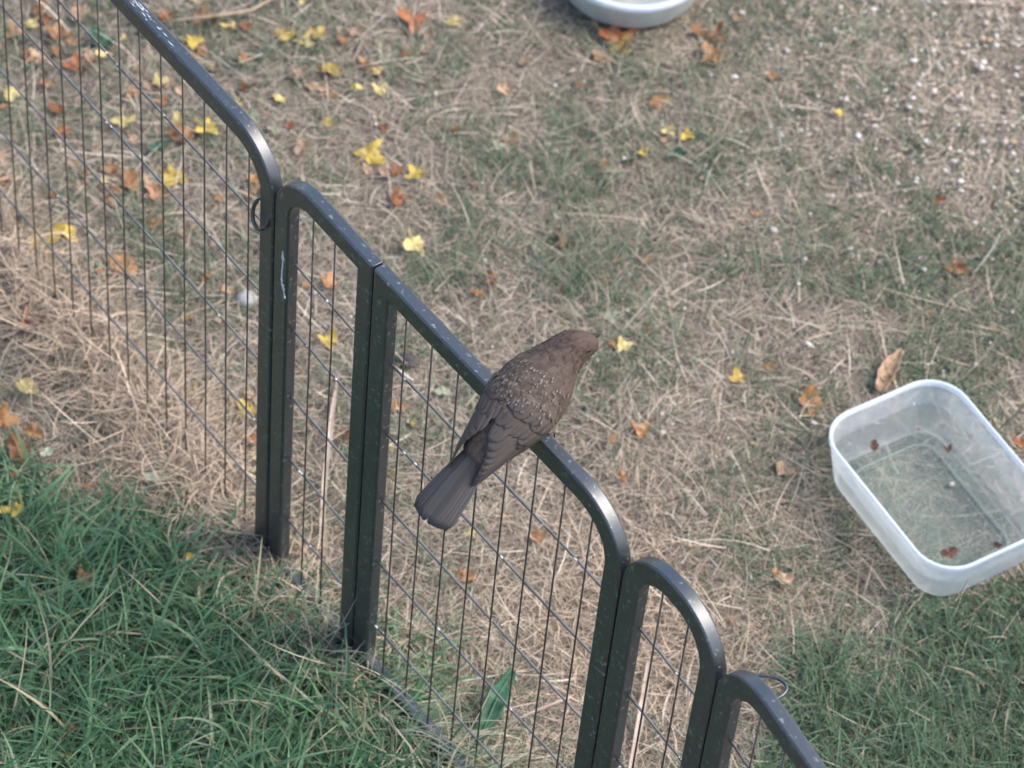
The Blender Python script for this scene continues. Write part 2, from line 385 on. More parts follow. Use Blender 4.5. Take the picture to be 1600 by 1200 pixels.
def centre(s): return C0 + AX * s + Vector((0, itp(s, CY), 0)) + NB * itp(s, CN)
def surf(s, phi, off=0.0, hull=False):                      # phi from the dorsal midline, positive to the left
    ry, rz = itp(s, RY), itp(s, RZ)
    if hull:
        ry = max(ry, float(np.interp(s, [-.11, -.09, -.07, -.05, -.03], [.0125, .0170, .0222, .0270, .0295])))
        rz = max(rz, float(np.interp(s, [-.11, -.09, -.07, -.05, -.03], [.0085, .0118, .0170, .0236, .0285])))
    return centre(max(s, -.088) if False else s) + Vector((0, math.sin(phi) * (ry + off), 0)) + NB * (math.cos(phi) * (rz + off))
from_s = np.interp(np.linspace(0, 1, 40), np.linspace(0, 1, len(SS)), SS)
V, F = loft([[surf(s, q) for q in [2 * math.pi * k / 28 for k in range(28)]] for s in from_s])
me = mesh('body', V, F)
def bcol(s):
    t = float(np.clip((s - .012) / .03, 0, 1)); a = np.array([.072, .053, .042]); h = np.array([.076, .050, .039]); return a * (1 - t) + h * t
colour_attr(me, np.repeat(np.array([bcol(s) for s in from_s]), 28, axis=0)); link('body', me, M['plume'], bird)

# small overlapping contour feathers and the buff shaft streaks on the mantle
FV, FF, FC = [], [], []
def add_feather(s, phi, ln, wd, col, tip, lift=.0012):
    b = len(FV)
    for u, v, o in ((0, 0, .0002), (.35, -1, .0006), (.35, 0, .0011), (.35, 1, .0006), (.75, -.8, lift * .8), (.75, 0, lift), (.75, .8, lift * .8), (1, 0, lift * 1.1)):
        ss = s - ln * u; r = max(itp(ss, RY), .006)
        FV.append(surf(ss, phi + v * wd * .5 / r, o)); FC.append(col if u < .7 else tip)
    FF.extend([(b, b + 1, b + 2), (b, b + 2, b + 3), (b + 1, b + 4, b + 5), (b + 1, b + 5, b + 2), (b + 2, b + 5, b + 6), (b + 2, b + 6, b + 3), (b + 4, b + 7, b + 5), (b + 5, b + 7, b + 6)])
for i in range(2600):
    s = random.uniform(-.072, .062); phi = random.uniform(-math.pi, math.pi)
    hd = s > .026; k = random.uniform(.75, 1.25); c = bcol(s) * k
    ln, wd = (random.uniform(.004, .007), random.uniform(.0028, .0042)) if hd else (random.uniform(.008, .012), random.uniform(.0055, .0085))
    add_feather(s, phi, ln, wd, c, c * random.uniform(.85, 1.35), .0005 if hd else .0006)
for i in range(420):                                        # mantle feathers lapping over the front of the wings
    s = min(random.gauss(-.007, .009), .008); phi = random.gauss(0, .75); c = bcol(s) * random.uniform(.8, 1.3)
    if abs(phi) < 1.6: add_feather(s, phi, random.uniform(.009, .013), random.uniform(.006, .009), c, c * random.uniform(.9, 1.4), .0036 if s < -.004 else .0014)
for i in range(190):
    s = random.uniform(-.024, .016); phi = random.gauss(0, .66)
    if abs(phi) > 1.5 or random.random() < .15: continue
    b = np.array([.175, .140, .110]) * random.uniform(.65, 1.25); ln, wd = random.uniform(.0022, .0044), random.uniform(.0005, .0009)
    n = len(FV)
    for u, v in ((0, 0), (.6, -1), (.6, 1), (1, 0)):
        ss = s - ln * u; FV.append(surf(ss, phi + v * wd / max(itp(ss, RY), .01), (.0050 if s < -.008 else .0024) if u else (.0044 if s < -.008 else .0018))); FC.append(b)
    FF.extend([(n, n + 1, n + 2), (n + 1, n + 3, n + 2)])
me = mesh('plumage', FV, FF); colour_attr(me, np.array(FC)); tag(link('plumage', me, M['plume'], bird), 'small brown body feathers with buff streaks', kind='stuff')

def strip(path, widths, cols, camber=.12, n=5, edge=None, th=.0004):        # a feather vane: path of (point, side vector, normal)
    V, K = [], []
    for (p, sd, nn), w, c in zip(path, widths, cols):
        for j in range(n):
            v = -1 + 2 * j / (n - 1); V.append(p + sd * (v * w) - nn * (camber * w * v * v)); e = 1.0
            K.append(np.array(c) * ((1 + (edge or 0)) if abs(v) > .9 else 1.0))
    F = [(i * n + j, i * n + j + 1, (i + 1) * n + j + 1, (i + 1) * n + j) for i in range(len(path) - 1) for j in range(n - 1)]
    return V, F, K
def feather_obj(name, path, widths, cols, parent, **kw):
    V, F, K = strip(path, widths, cols, **kw); me = mesh(name, V, F); colour_attr(me, np.array(K))
    o = link(name, me, M['plume'], parent); o.modifiers.new('thick', 'SOLIDIFY').thickness = .0005; return o
def frame_at(s, phi, off):
    p = surf(s, phi, off, True); a = surf(s + .002, phi, off, True); b = surf(s, phi + .04, off, True)
    t = (a - p).normalized(); sd = (b - p).normalized(); return p, sd, sd.cross(t).normalized() * (1 if (sd.cross(t)).dot(p - centre(s)) > 0 else -1)
for sgn in (1, -1):
    # shell of the folded wing, flush with the mantle in front
    us = np.linspace(-.006, -.052, 16); rows = []
    for i, s in enumerate(us):
        t = i / 15; lo, hi = .50 - .42 * min(1, t * 1.6) + .10 * max(0, t - .7), 1.42 + .10 * math.sin(t * 2.2); end = .25 * max(0, (t - .75) / .25) ** 2
        rows.append([surf(s, sgn * ((lo + end) + (hi - lo - 2 * end) * k / 13), min(.0016, .0002 + t * .004) - (.0010 if k in (0, 13) else 0), True) for k in range(14)])
    V, F = loft(rows, False, (False, False)); me = mesh('wing', V, F)
    colour_attr(me, np.repeat([np.array([.076, .061, .053]) for _ in us], 14, axis=0))
    wing = link('wing', me, M['plume'], bird); wing.modifiers.new('thick', 'SOLIDIFY').thickness = .0008
    def vane(s0, s1, p0, p1, wd, of, c, edge, nm='feather'):
        ss = np.linspace(s0, s1, 12); path = []; ws = []
        for i, s in enumerate(ss):
            t = i / 11; path.append(frame_at(s, sgn * (p0 + (p1 - p0) * t), of * min(1, .25 + t * 1.6))); ws.append(wd * min(1, (t + .15) * 3) * (1 if t < .70 else math.sqrt(max(1 - ((t - .70) / .305) ** 2, .02))))
        feather_obj(nm, path, ws, [c] * 12, wing, camber=.04, edge=edge)
    G = np.array([.076, .061, .053])
    # primaries and secondaries, then tertials, stacked outside in
    for s0, s1, p0, p1, wd, of in [(-.024, -.100, 1.22, 1.26, .0040, .0010), (-.024, -.101, 1.14, 1.14, .0042, .0013), (-.024, -.098, 1.06, 1.03, .0044, .0016), (-.022, -.093, .98, .93, .0048, .0019),
                                   (-.022, -.087, .89, .83, .0052, .0022), (-.020, -.081, .79, .72, .0056, .0025), (-.020, -.075, .68, .60, .0062, .0028), (-.018, -.069, .55, .46, .0068, .0031), (-.016, -.062, .40, .30, .0076, .0034)]:
        vane(s0, s1, p0, p1, wd, of, G * random.uniform(.86, 1.12), .2)
    # two rows of coverts over their bases
    for row, (sa, sb, n, wd, of) in enumerate(((-.022, -.047, 7, .0062, .0032), (-.010, -.031, 6, .0072, .0035))):
        for q in range(n):
            ph = 1.30 - (1.30 - (.22 if row == 0 else .30)) * q / (n - 1)
            vane(sa, sb - .002 * math.sin(q * 2.1), ph, ph - .06, wd, of + .0001 * q, G * random.uniform(.92, 1.12) * (1.0 if row == 0 else 1.05) * np.array([1.02, 1, .98]), .08, 'covert')
# tail feathers, spread a little and stacked under the central pair
TB = surf(-.074, 0, -.004); TD = (-AX + NB * -.03).normalized()
for i in (5, -5, 4, -4, 3, -3, 2, -2, 1, -1):
    a = i * .022; dr = (TD * math.cos(a) + Vector((0, 1, 0)) * math.sin(a)).normalized(); sd = Vector((0, 1, 0)) * math.cos(a) - TD * math.sin(a)
    ln = .077 - .0009 * abs(i); base = TB + Vector((0, i * .0019, 0)) - NB * (abs(i) * .0006)
    path = [(base + dr * (ln * t), sd, NB) for t in np.linspace(0, 1, 10)]
    ws = [.0058 * (.55 + .45 * min(1, t * 2)) * (1 if t < .88 else math.sqrt(max(1 - ((t - .88) / .125) ** 2, .05))) for t in np.linspace(0, 1, 10)]
    c = np.array([.060, .054, .050]) * random.uniform(.85, 1.1)
    feather_obj('tail_feather', path, ws, [c] * 10, bird, camber=.08, edge=1.1 if i == 1 else .15)
# bill, eyes
hd = centre(.060); fw = (centre(.0655) - centre(.052)); fw.normalize(); fw = (fw - Vector((0, 0, .22))).normalized()
sdv = fw.cross(Vector((0, 0, 1))).normalized(); upv = sdv.cross(fw)
for nm, up0, dn in (('upper_bill', .0002, 1), ('lower_bill', -.0004, -1)):
    rings = [[hd + fw * x + upv * (up0 + dn * (h * (.5 + .5 * math.cos(q)) - .0 ) - .12 * x * x * 40 * .1) + sdv * (wv * math.sin(q)) for q in [2 * math.pi * k / 10 for k in range(10)]] for x, h, wv in ((-.003, .0044, .0044), (.003, .0040, .0036), (.006, .0028, .0024), (.0098, .0015, .0012), (.0122, .0005, .0004))]
    V, F = loft(rings); link(nm, mesh(nm, V, F), M['horn'], bird)
for sgn in (1, -1):
    c = surf(.0525, -sgn * 1.25, -.0012)
    V, F = blob((0, 0, 0), .0026, .0026, .0026, 8, 0); o = link('eye', mesh('eye', [c + v for v in V], F), M['eye'], bird)
# legs and toes gripping the rail
for sgn in (1, -1):
    y = sgn * .014; hip = centre(-.012) + Vector((0, y, -.016))
    a = Vector((-.004, y, .0035))
    V, F = tube([hip, hip.lerp(a, .5) + Vector((-.004, 0, 0)), a], [.0040, .0020, .0016], 8); parts = [(V, F)]
    for dyt, fx in ((-.006, 1), (0, 1.1), (.006, 1), (0, -1)):
        parts.append(tube([a, a + Vector((.005 * fx, dyt * .6, -.0018)), a + Vector((.0105 * fx + .001, dyt, -.0045)), a + Vector((.0112 * fx + .001, dyt, -.0125))], [.0015, .0014, .0012, .0006], 6))
    V, F = join(parts); link('leg', mesh('leg', V, F), M['leg'], bird)

# ------------------------------------------------------------------ fallen leaves
def leaf_mesh(kind, seed):
    r = random.Random(seed); n = 36; out = []
    lob = kind in 'yp' and r.random() < .9 or kind in 'or' and r.random() < .45
    for i in range(n):
        a = 2 * math.pi * i / n
        if lob:
            d = abs(((a + math.pi) % (2 * math.pi)) - math.pi)                     # 0 at the tip, pi at the stem
            k = .60 + .42 * max(0, math.cos(a * 2.5)) ** 1.1 if d < 2.3 else .48
            k *= (1.0 - .10 * d); k += .05 * math.sin(a * 13 + seed) + .03 * r.uniform(-1, 1)
            x, y = k * math.cos(a), k * math.sin(a)
        else:
            e = .62 if kind in 'ge' else r.uniform(.5, .75)
            k = 1 + .07 * math.sin(a * 5 + seed) + .05 * r.uniform(-1, 1); x, y = .62 * k * math.cos(a), .62 * e * k * math.sin(a) * (1 - .25 * math.cos(a))
        out.append((x, y))
    curl = r.uniform(.15, .5) if kind in 'yp' else r.uniform(.3, 1.1); ca = r.uniform(0, math.pi); cup = r.uniform(-.2, .6); ph = r.uniform(0, 6)
    V = [Vector((0, 0, 0))]; F = []
    for f in (.35, .7, 1.0):
        for x, y in out:
            X, Y = x * f, y * f; u = X * math.cos(ca) + Y * math.sin(ca); rr = X * X + Y * Y
            V.append(Vector((X, Y, curl * u * u + cup * rr * .5 + .09 * f * math.sin(4 * math.atan2(Y, X) + ph) - .05 * math.exp(-(Y * 9) ** 2) * f)))
    for j in range(n): F.append((0, 1 + j, 1 + (j + 1) % n))
    for q in range(2):
        for j in range(n): F.append((1 + q * n + j, 1 + (q + 1) * n + j, 1 + (q + 1) * n + (j + 1) % n, 1 + q * n + (j + 1) % n))
    zmin = min(v.z for v in V)
    for v in V: v.z -= zmin
    if kind in 'yp' or r.random() < .4:                                            # a short stem
        b = len(V); V += [Vector((-.34, -.025, V[0].z)), Vector((-.34, .025, V[0].z)), Vector((-.95, .03 + .1 * math.sin(ph), V[0].z + .06)), Vector((-.95, -.01 + .1 * math.sin(ph), V[0].z + .06))]
        F.append((b, b + 1, b + 2, b + 3))
    return V, F, lob
LEAVES = [
    (-0.631,2.806,'o',18.4), (-0.614,2.823,'p',16.9), (-0.606,2.850,'o',20.1), (-0.558,2.847,'t',26.2), (-0.593,2.770,'t',25.9), (-0.580,2.809,'o',19.9),
    (-0.575,2.783,'o',15.3), (-0.558,2.802,'o',13.8), (-0.523,2.805,'g',30.6), (-0.517,2.779,'p',18.3), (-0.414,2.862,'o',26.2), (-0.421,2.815,'y',18.3),
    (-0.502,2.811,'p',12.2), (-0.308,2.846,'y',23.0), (-0.290,2.834,'p',19.9), (-0.273,2.848,'y',18.4), (-0.256,2.794,'y',25.8), (-0.290,2.785,'t',21.2),
    (-0.266,2.765,'t',22.6), (-0.247,2.755,'o',16.6), (-0.307,2.740,'p',18.0), (-0.356,2.795,'o',16.7), (-0.415,2.789,'o',12.2), (-0.578,2.728,'o',13.6),
    (-0.477,2.722,'o',19.6), (-0.448,2.742,'p',18.1), (-0.441,2.708,'o',16.5), (-0.420,2.729,'t',13.5), (-0.477,2.678,'p',23.9), (-0.384,2.677,'y',25.3),
    (-0.617,2.703,'p',21.1), (-0.619,2.685,'o',13.5), (-0.463,2.647,'t',13.4), (-0.435,2.639,'g',22.2), (-0.414,2.600,'y',26.5), (-0.455,2.579,'o',23.5),
    (-0.433,2.581,'t',20.5), (-0.420,2.576,'o',17.6), (-0.481,2.604,'o',16.2), (-0.510,2.588,'o',13.2), (-0.527,2.600,'t',14.8), (-0.508,2.635,'o',10.4),
    (-0.479,2.565,'o',20.5), (-0.598,2.557,'o',17.6), (-0.318,2.584,'o',17.6), (-0.419,2.532,'o',18.9), (-0.270,2.661,'t',22.2), (-0.244,2.708,'y',13.4),
    (-0.536,2.470,'y',36.1), (-0.511,2.491,'y',24.6), (-0.552,2.460,'o',17.3), (-0.446,2.459,'o',33.0), (-0.460,2.447,'r',18.6), (-0.307,2.689,'e',19.4),
    (-0.333,2.707,'e',19.4), (-0.605,2.599,'t',16.3), (-0.165,2.893,'r',27.8), (-0.231,2.860,'t',18.4), (-0.244,2.842,'o',13.8), (-0.145,2.871,'o',13.8),
    (-0.145,2.848,'t',15.3), (-0.115,2.903,'p',18.5), (-0.211,2.812,'o',15.2), (-0.200,2.799,'p',13.7), (-0.221,2.775,'y',10.6), (-0.190,2.763,'p',16.6),
    (-0.048,2.795,'t',16.7), (-0.042,2.805,'o',12.1), (-0.027,2.847,'t',15.3), (0.084,2.905,'r',34.0), (0.084,2.880,'y',20.0), (0.062,2.865,'o',23.0),
    (0.137,2.800,'o',22.7), (0.151,2.748,'p',15.0), (0.171,2.745,'y',15.0), (0.123,2.712,'y',11.9), (0.144,2.735,'t',12.0), (0.161,2.714,'g',19.4),
    (0.077,2.690,'o',13.4), (-0.194,2.665,'y',29.6), (-0.192,2.642,'t',14.8), (-0.133,2.636,'y',20.6), (-0.154,2.601,'r',22.0), (-0.098,2.715,'o',11.9),
    (-0.034,2.708,'o',13.4), (-0.045,2.699,'e',16.4), (-0.128,2.532,'p',26.0), (0.047,2.560,'o',20.3), (0.106,2.543,'o',10.1), (-0.099,2.602,'t',17.6),
    (-0.105,2.613,'o',10.3), (-0.069,2.631,'t',13.2), (-0.020,2.643,'o',8.8), (0.043,2.814,'o',9.1), (0.181,2.927,'o',17.1), (0.197,2.915,'r',18.6),
    (0.221,2.956,'o',7.8), (0.199,2.886,'o',24.7), (0.271,2.857,'o',13.8), (0.350,2.803,'y',10.7), (0.257,2.629,'o',11.8), (0.469,2.681,'r',14.9),
    (0.452,2.790,'t',13.7), (0.527,2.955,'t',17.3), (-0.515,2.390,'o',17.1), (-0.530,2.344,'r',24.0), (-0.511,2.329,'o',16.9), (-0.516,2.258,'p',25.0),
    (-0.437,2.339,'o',18.3), (-0.420,2.324,'o',21.0), (-0.440,2.319,'o',11.2), (-0.394,2.330,'o',12.6), (-0.403,2.297,'o',16.7), (-0.365,2.298,'t',9.7),
    (-0.340,2.286,'p',13.9), (-0.364,2.396,'y',9.9), (-0.352,2.453,'o',15.7), (-0.330,2.396,'t',9.9), (-0.324,2.437,'t',15.7), (-0.278,2.269,'y',22.1),
    (-0.271,2.227,'o',17.8), (-0.281,2.290,'t',12.5), (-0.260,2.201,'p',16.4), (-0.202,2.374,'y',19.7), (-0.210,2.455,'o',17.1), (-0.238,2.458,'o',12.9),
    (-0.513,2.174,'o',30.1), (-0.499,2.196,'o',20.6), (-0.534,2.209,'o',20.7), (-0.481,2.170,'e',13.7), (-0.508,2.137,'o',13.6), (-0.431,2.132,'o',9.5),
    (-0.502,2.095,'y',25.7), (-0.364,2.146,'e',23.1), (-0.352,2.203,'r',9.6), (-0.336,2.183,'o',9.6), (-0.172,2.243,'o',17.9), (-0.468,2.399,'t',15.6),
    (-0.035,2.486,'r',17.2), (-0.049,2.465,'o',14.3), (0.087,2.508,'t',8.6), (0.138,2.546,'o',14.5), (0.145,2.436,'r',11.4), (0.118,2.403,'p',17.0),
    (0.106,2.410,'o',11.3), (0.146,2.287,'o',18.0), (0.113,2.272,'o',9.7), (0.128,2.225,'o',13.7), (-0.119,2.290,'o',18.0), (-0.103,2.271,'p',16.6),
    (-0.121,2.233,'y',9.6), (-0.122,2.196,'o',12.3), (-0.074,2.319,'e',15.3), (0.103,2.449,'e',17.1), (0.487,2.580,'o',26.4), (0.458,2.516,'o',11.6),
    (0.248,2.385,'y',15.5), (0.279,2.405,'o',12.7), (0.327,2.359,'o',30.9), (0.300,2.263,'t',20.7), (0.559,2.334,'r',18.3), (0.445,2.567,'g',13.2),
    (-0.414,2.010,'o',17.3), (-0.270,2.103,'o',17.5), (-0.313,2.048,'y',9.3), (-0.397,1.826,'r',12.9), (-0.393,1.791,'r',12.8), (-0.146,1.872,'r',15.5),
    (-0.026,2.074,'o',20.0), (-0.024,2.130,'p',12.1), (0.044,2.132,'o',13.5), (-0.088,1.959,'t',15.7), (0.305,2.109,'t',18.8), (0.297,2.120,'o',6.7),
    (0.253,2.054,'o',8.0), (0.320,1.992,'t',10.6)]

rl = random.Random(5)
while len(LEAVES) < 285:                                    # small litter under the far end of the wide panel
    x, y = rl.uniform(-.68, -.15), rl.uniform(2.5, 3.06)
    if rl.random() < .25 + .75 * float(np.exp(-((x + .6) ** 2 + (y - 2.9) ** 2) / .09)): LEAVES.append((round(x, 3), round(y, 3), rl.choice('oottrrrtp'), round(rl.uniform(9, 20), 1)))
NAMES = {'y': ('yellow_leaf', 'bright yellow lobed fallen leaf'), 'p': ('pale_leaf', 'pale straw-yellow fallen leaf'), 'o': ('orange_leaf', 'curled orange fallen leaf'), 'r': ('russet_leaf', 'crumpled russet-brown fallen leaf'),
         't': ('tan_leaf', 'dull tan fallen leaf'), 'g': ('green_leaf', 'dark green leaf'), 'e': ('sage_leaf', 'pale grey-green leaf'), 'b': ('brown_leaf', 'wet brown leaf')}
def place_text(x, y):
    f = float(fence_side(x, y))
    if f < -.005: return 'in the lush grass before the fence'
    if math.hypot(x - DISH_C[0], y - DISH_C[1]) < .27: return 'beside the round white dish'
    if math.hypot(x - TUB_C[0], y - TUB_C[1]) < .27: return 'on lawn around the clear tub'
    if x > .22 and y > 2.45: return 'among the pale grit'
    if x < -.2 and f < .22: return 'close behind the wide scuffed panel'
    if x < -.2: return 'in litter further beyond the wide panel'
    if f < .24: return 'close behind the panel under the bird'
    return 'on open lawn between fence and dish'
def beside(i, x, y):
    best = None
    for j, (a, b, q, mm) in enumerate(LEAVES):
        d = math.hypot(a - x, b - y)
        if j != i and q in 'yge' and q != LEAVES[i][2] and d < .045 and (best is None or d < best[0]): best = (d, q)
    return ' next to a %s leaf' % {'y': 'bright yellow', 'g': 'dark green', 'e': 'grey-green'}[best[1]] if best else ''
for i, (x, y, k, mm) in enumerate(LEAVES):
    size = mm / 1000 * (.82 if k in 'yp' else .92)
    V, F, lob = leaf_mesh(k, i + 3); me = mesh(NAMES[k][0], [v * size for v in V], F); o = link(NAMES[k][0], me, M[k])
    o.location = (x, y, float(gz(x, y)) + (random.uniform(.005, .011) if fence_side(x, y) > -.04 else .020))
    o.rotation_euler = (random.gauss(0, .16), random.gauss(0, .16), random.uniform(0, 6.28))
    lab = ('large ' if mm > 22 else 'tiny ' if mm < 12.5 else 'small ' if mm < 16.5 else '') + ('lobed ' if lob and k in 'orp' else 'oval ' if k in 'orp' else '') + NAMES[k][1] + ' ' + place_text(x, y) + beside(i, x, y)
    lab = ' '.join(lab.split()[:16]); tag(o, lab, 'leaf', lab)
for x, y, mm in ((.393, 2.279, 15), (.473, 2.286, 9), (.474, 2.146, 20), (.523, 2.163, 9)):
    V, F, _ = leaf_mesh('r', int(mm * 7)); o = link('brown_leaf', mesh('brown_leaf', [v * mm / 1000 * .8 for v in V], F), M['b']); o.location = (x, y, tz + WZ - .0015)
    o.rotation_euler = (0, 0, random.uniform(0, 6)); lab = ('larger ' if mm > 12 else 'tiny ') + 'wet brown leaf floating in the clear tub'; tag(o, lab, 'leaf', lab)

# broad dock leaf, rolled leaf, dry stalks, twig, stone, clod
def ribbon(pts, widths, cup, z0=0.0, wave=0.0, n=7):
    P = [Vector((p[0], p[1], p[2] if len(p) > 2 else 0)) for p in pts]; dense = []
    for i in range(len(P) - 1):
        for t in np.linspace(0, 1, 6, endpoint=(i == len(P) - 2)): dense.append((P[i].lerp(P[i + 1], float(t)), (i + float(t)) / (len(P) - 1)))
    V = []
    for i, (p, t) in enumerate(dense):
        q = (dense[min(i + 1, len(dense) - 1)][0] - dense[max(i - 1, 0)][0]); q.z = 0; q.normalize(); sd = Vector((-q.y, q.x, 0)); w = float(np.interp(t, np.linspace(0, 1, len(widths)), widths))
        for j in range(n):
            v = -1 + 2 * j / (n - 1); V.append(p + sd * (v * w * (1 + .08 * math.sin(i * 1.7 + j))) + Vector((0, 0, z0 + cup * w * v * v + wave * math.sin(i * 1.1 + v * 2))))
    F = [(i * n + j, i * n + j + 1, (i + 1) * n + j + 1, (i + 1) * n + j) for i in range(len(dense) - 1) for j in range(n - 1)]
    return V, F
def ground_thing(name, label, cat, pts, widths, cup, m, z0=.010, wave=0.0, th=.0008):
    g = [(p[0], p[1], float(gz(p[0], p[1])) + (p[2] if len(p) > 2 else 0)) for p in pts]
    V, F = ribbon(g, widths, cup, z0, wave); o = link(name, mesh(name, V, F), m); o.modifiers.new('thick', 'SOLIDIFY').thickness = th; tag(o, label, cat); return o
dock = ground_thing('dock_leaf', 'broad green dock leaf with pale midrib beyond the wires', 'leaf', [(.003, 1.862, .0), (.010, 1.884, .012), (.020, 1.915, .022), (.033, 1.955, .014)], [.002, .008, .0115, .0105, .003], .35, M['d'], .006, .0022)
V, F = tube([(.003, 1.862, .0155), (.010, 1.884, .0275), (.020, 1.915, .0375), (.0325, 1.953, .0295)], [.0016, .0014, .001, .0005], 6)
link('midrib', mesh('midrib', [v - Vector((0, 0, .006)) for v in V], F), M['d'], dock)
ground_thing('rolled_leaf', 'long rolled tan leaf lying behind the clear tub', 'leaf', [(.402, 2.382), (.410, 2.408), (.418, 2.430), (.427, 2.452)], [.006, .010, .0095, .006, .0015], 1.1, M['t'], .010, .001)
ground_thing('dry_stalk', 'pale dry blade lying upright-curved behind the narrow panel', 'stalk', [(-.189, 2.324), (-.189, 2.269, .006), (-.186, 2.172, .01), (-.182, 2.121, .006), (-.174, 2.082)], [.0012, .0026, .0030, .0032, .0014], .5, M['stalk'])
ground_thing('dry_stalk', 'pale dry blade lying behind the panel with two rounded corners', 'stalk', [(.169, 1.991), (.167, 1.947, .006), (.164, 1.907, .006), (.157, 1.840)], [.0015, .0036, .0040, .0036, .002], .5, M['stalk'])
V, F = tube([(-.475, 2.829, .016), (-.402, 2.849, .020), (-.357, 2.868, .018), (-.336, 2.894, .015), (-.318, 2.905, .014)], [.0016, .0022, .0024, .0020, .0012], 7)
tag(link('twig', mesh('twig', V, F), M['twig']), 'thin brown twig lying in the leaf litter', 'twig')
V, F = tube([(.015, 1.880, .016), (.056, 1.905, .024), (.092, 1.926, .026), (.113, 1.921, .018)], [.0012, .0016, .0015, .0010], 6)
tag(link('straw_stem', mesh('straw_stem', V, F), M['stalk']), 'bent pale straw stem beside the green dock leaf', 'straw')
V, F = blob((0, 0, 0), .0125, .0115, .009, 9, .06); o = link('stone', mesh('stone', V, F), M['stone']); o.location = (-.3033, 2.4287, float(gz(-.3033, 2.4287)) + .008); tag(o, 'smooth round grey stone behind the wide panel', 'stone')
V, F = blob((0, 0, 0), .015, .010, .008, 9, .16); o = link('soil_clod', mesh('soil_clod', V, F), M['clod']); o.location = (-.117, 2.356, float(gz(-.117, 2.356)) + .007); tag(o, 'dark clod of soil behind the fence left of the bird', 'clod')

# ------------------------------------------------------------------ grass: dry thatch, long straw, short green, lush green
LUSH_X = [-1.8, -.685, -.536, -.389, -.245, -.13, -.07, -.01, .022, .12, .3]; LUSH_Y = [2.9, 2.253, 2.193, 2.131, 2.070, 1.999, 1.93, 1.845, 1.774, 1.60, 1.25]
RL_X = [.268, .285, .314, .378, .479, .562, .702, 1.6]; RL_Y = [1.79, 1.883, 1.981, 2.083, 2.109, 2.204, 2.267, 2.40]
def lush(x, y):
    d = np.interp(x, LUSH_X, LUSH_Y) + .022 * smooth(-.3, -.18, x) - y + (vnoise(x, y, 14, 3) - .5) * .10; return smooth(-.03, .05, d) * smooth(.34, .12, x)
def rlawn(x, y):
    d = np.interp(x, RL_X, RL_Y) - y + (vnoise(x, y, 12, 4) - .5) * .16; return smooth(-.05, .06, d) * smooth(.20, .30, x)
def spot(x, y, cx, cy, r): return np.exp(-((x - cx) ** 2 + (y - cy) ** 2) / (r * r))
def greenness(x, y):
    b = .24 + 0 * x
    for cx, cy, r, a in ((-.10, 2.70, .13, .32), (.04, 2.62, .10, .42), (.25, 2.80, .12, .25), (.50, 2.61, .11, .62), (.40, 2.74, .12, .15), (.52, 2.50, .10, .52), (.14, 2.39, .08, .28), (-.03, 2.50, .10, .42),
                         (.27, 2.16, .06, .42), (.44, 2.39, .08, .36), (-.05, 2.10, .06, .2), (-.55, 2.72, .12, .25), (-.35, 2.75, .10, .15), (-.45, 2.5, .10, .2), (.20, 2.50, .12, .15), (.46, 2.24, .10, .45)):
        b = b + a * spot(x, y, cx, cy, r)
    b = b - .3 * spot(x, y, .16, 2.03, .13) - .3 * spot(x, y, .05, 2.12, .14) - .3 * spot(x, y, -.35, 2.21, .08) - .22 * spot(x, y, .53, 2.85, .10)
    return np.clip(b * (.1 + 1.9 * smooth(.3, .75, .65 * vnoise(x, y, 17, 5) + .35 * vnoise(x, y, 45, 6))), 0, 1)
def scatter(n, ext=(-1.5, 1.5, 1.0, 3.9), core=(-.72, .66, 1.72, 3.14), frac=.8):
    m = int(n * frac); a = rng.random((m, 2)); b = rng.random((n - m, 2))
    x = np.concatenate([core[0] + a[:, 0] * (core[1] - core[0]), ext[0] + b[:, 0] * (ext[1] - ext[0])]); y = np.concatenate([core[2] + a[:, 1] * (core[3] - core[2]), ext[2] + b[:, 1] * (ext[3] - ext[2])])
    return x, y
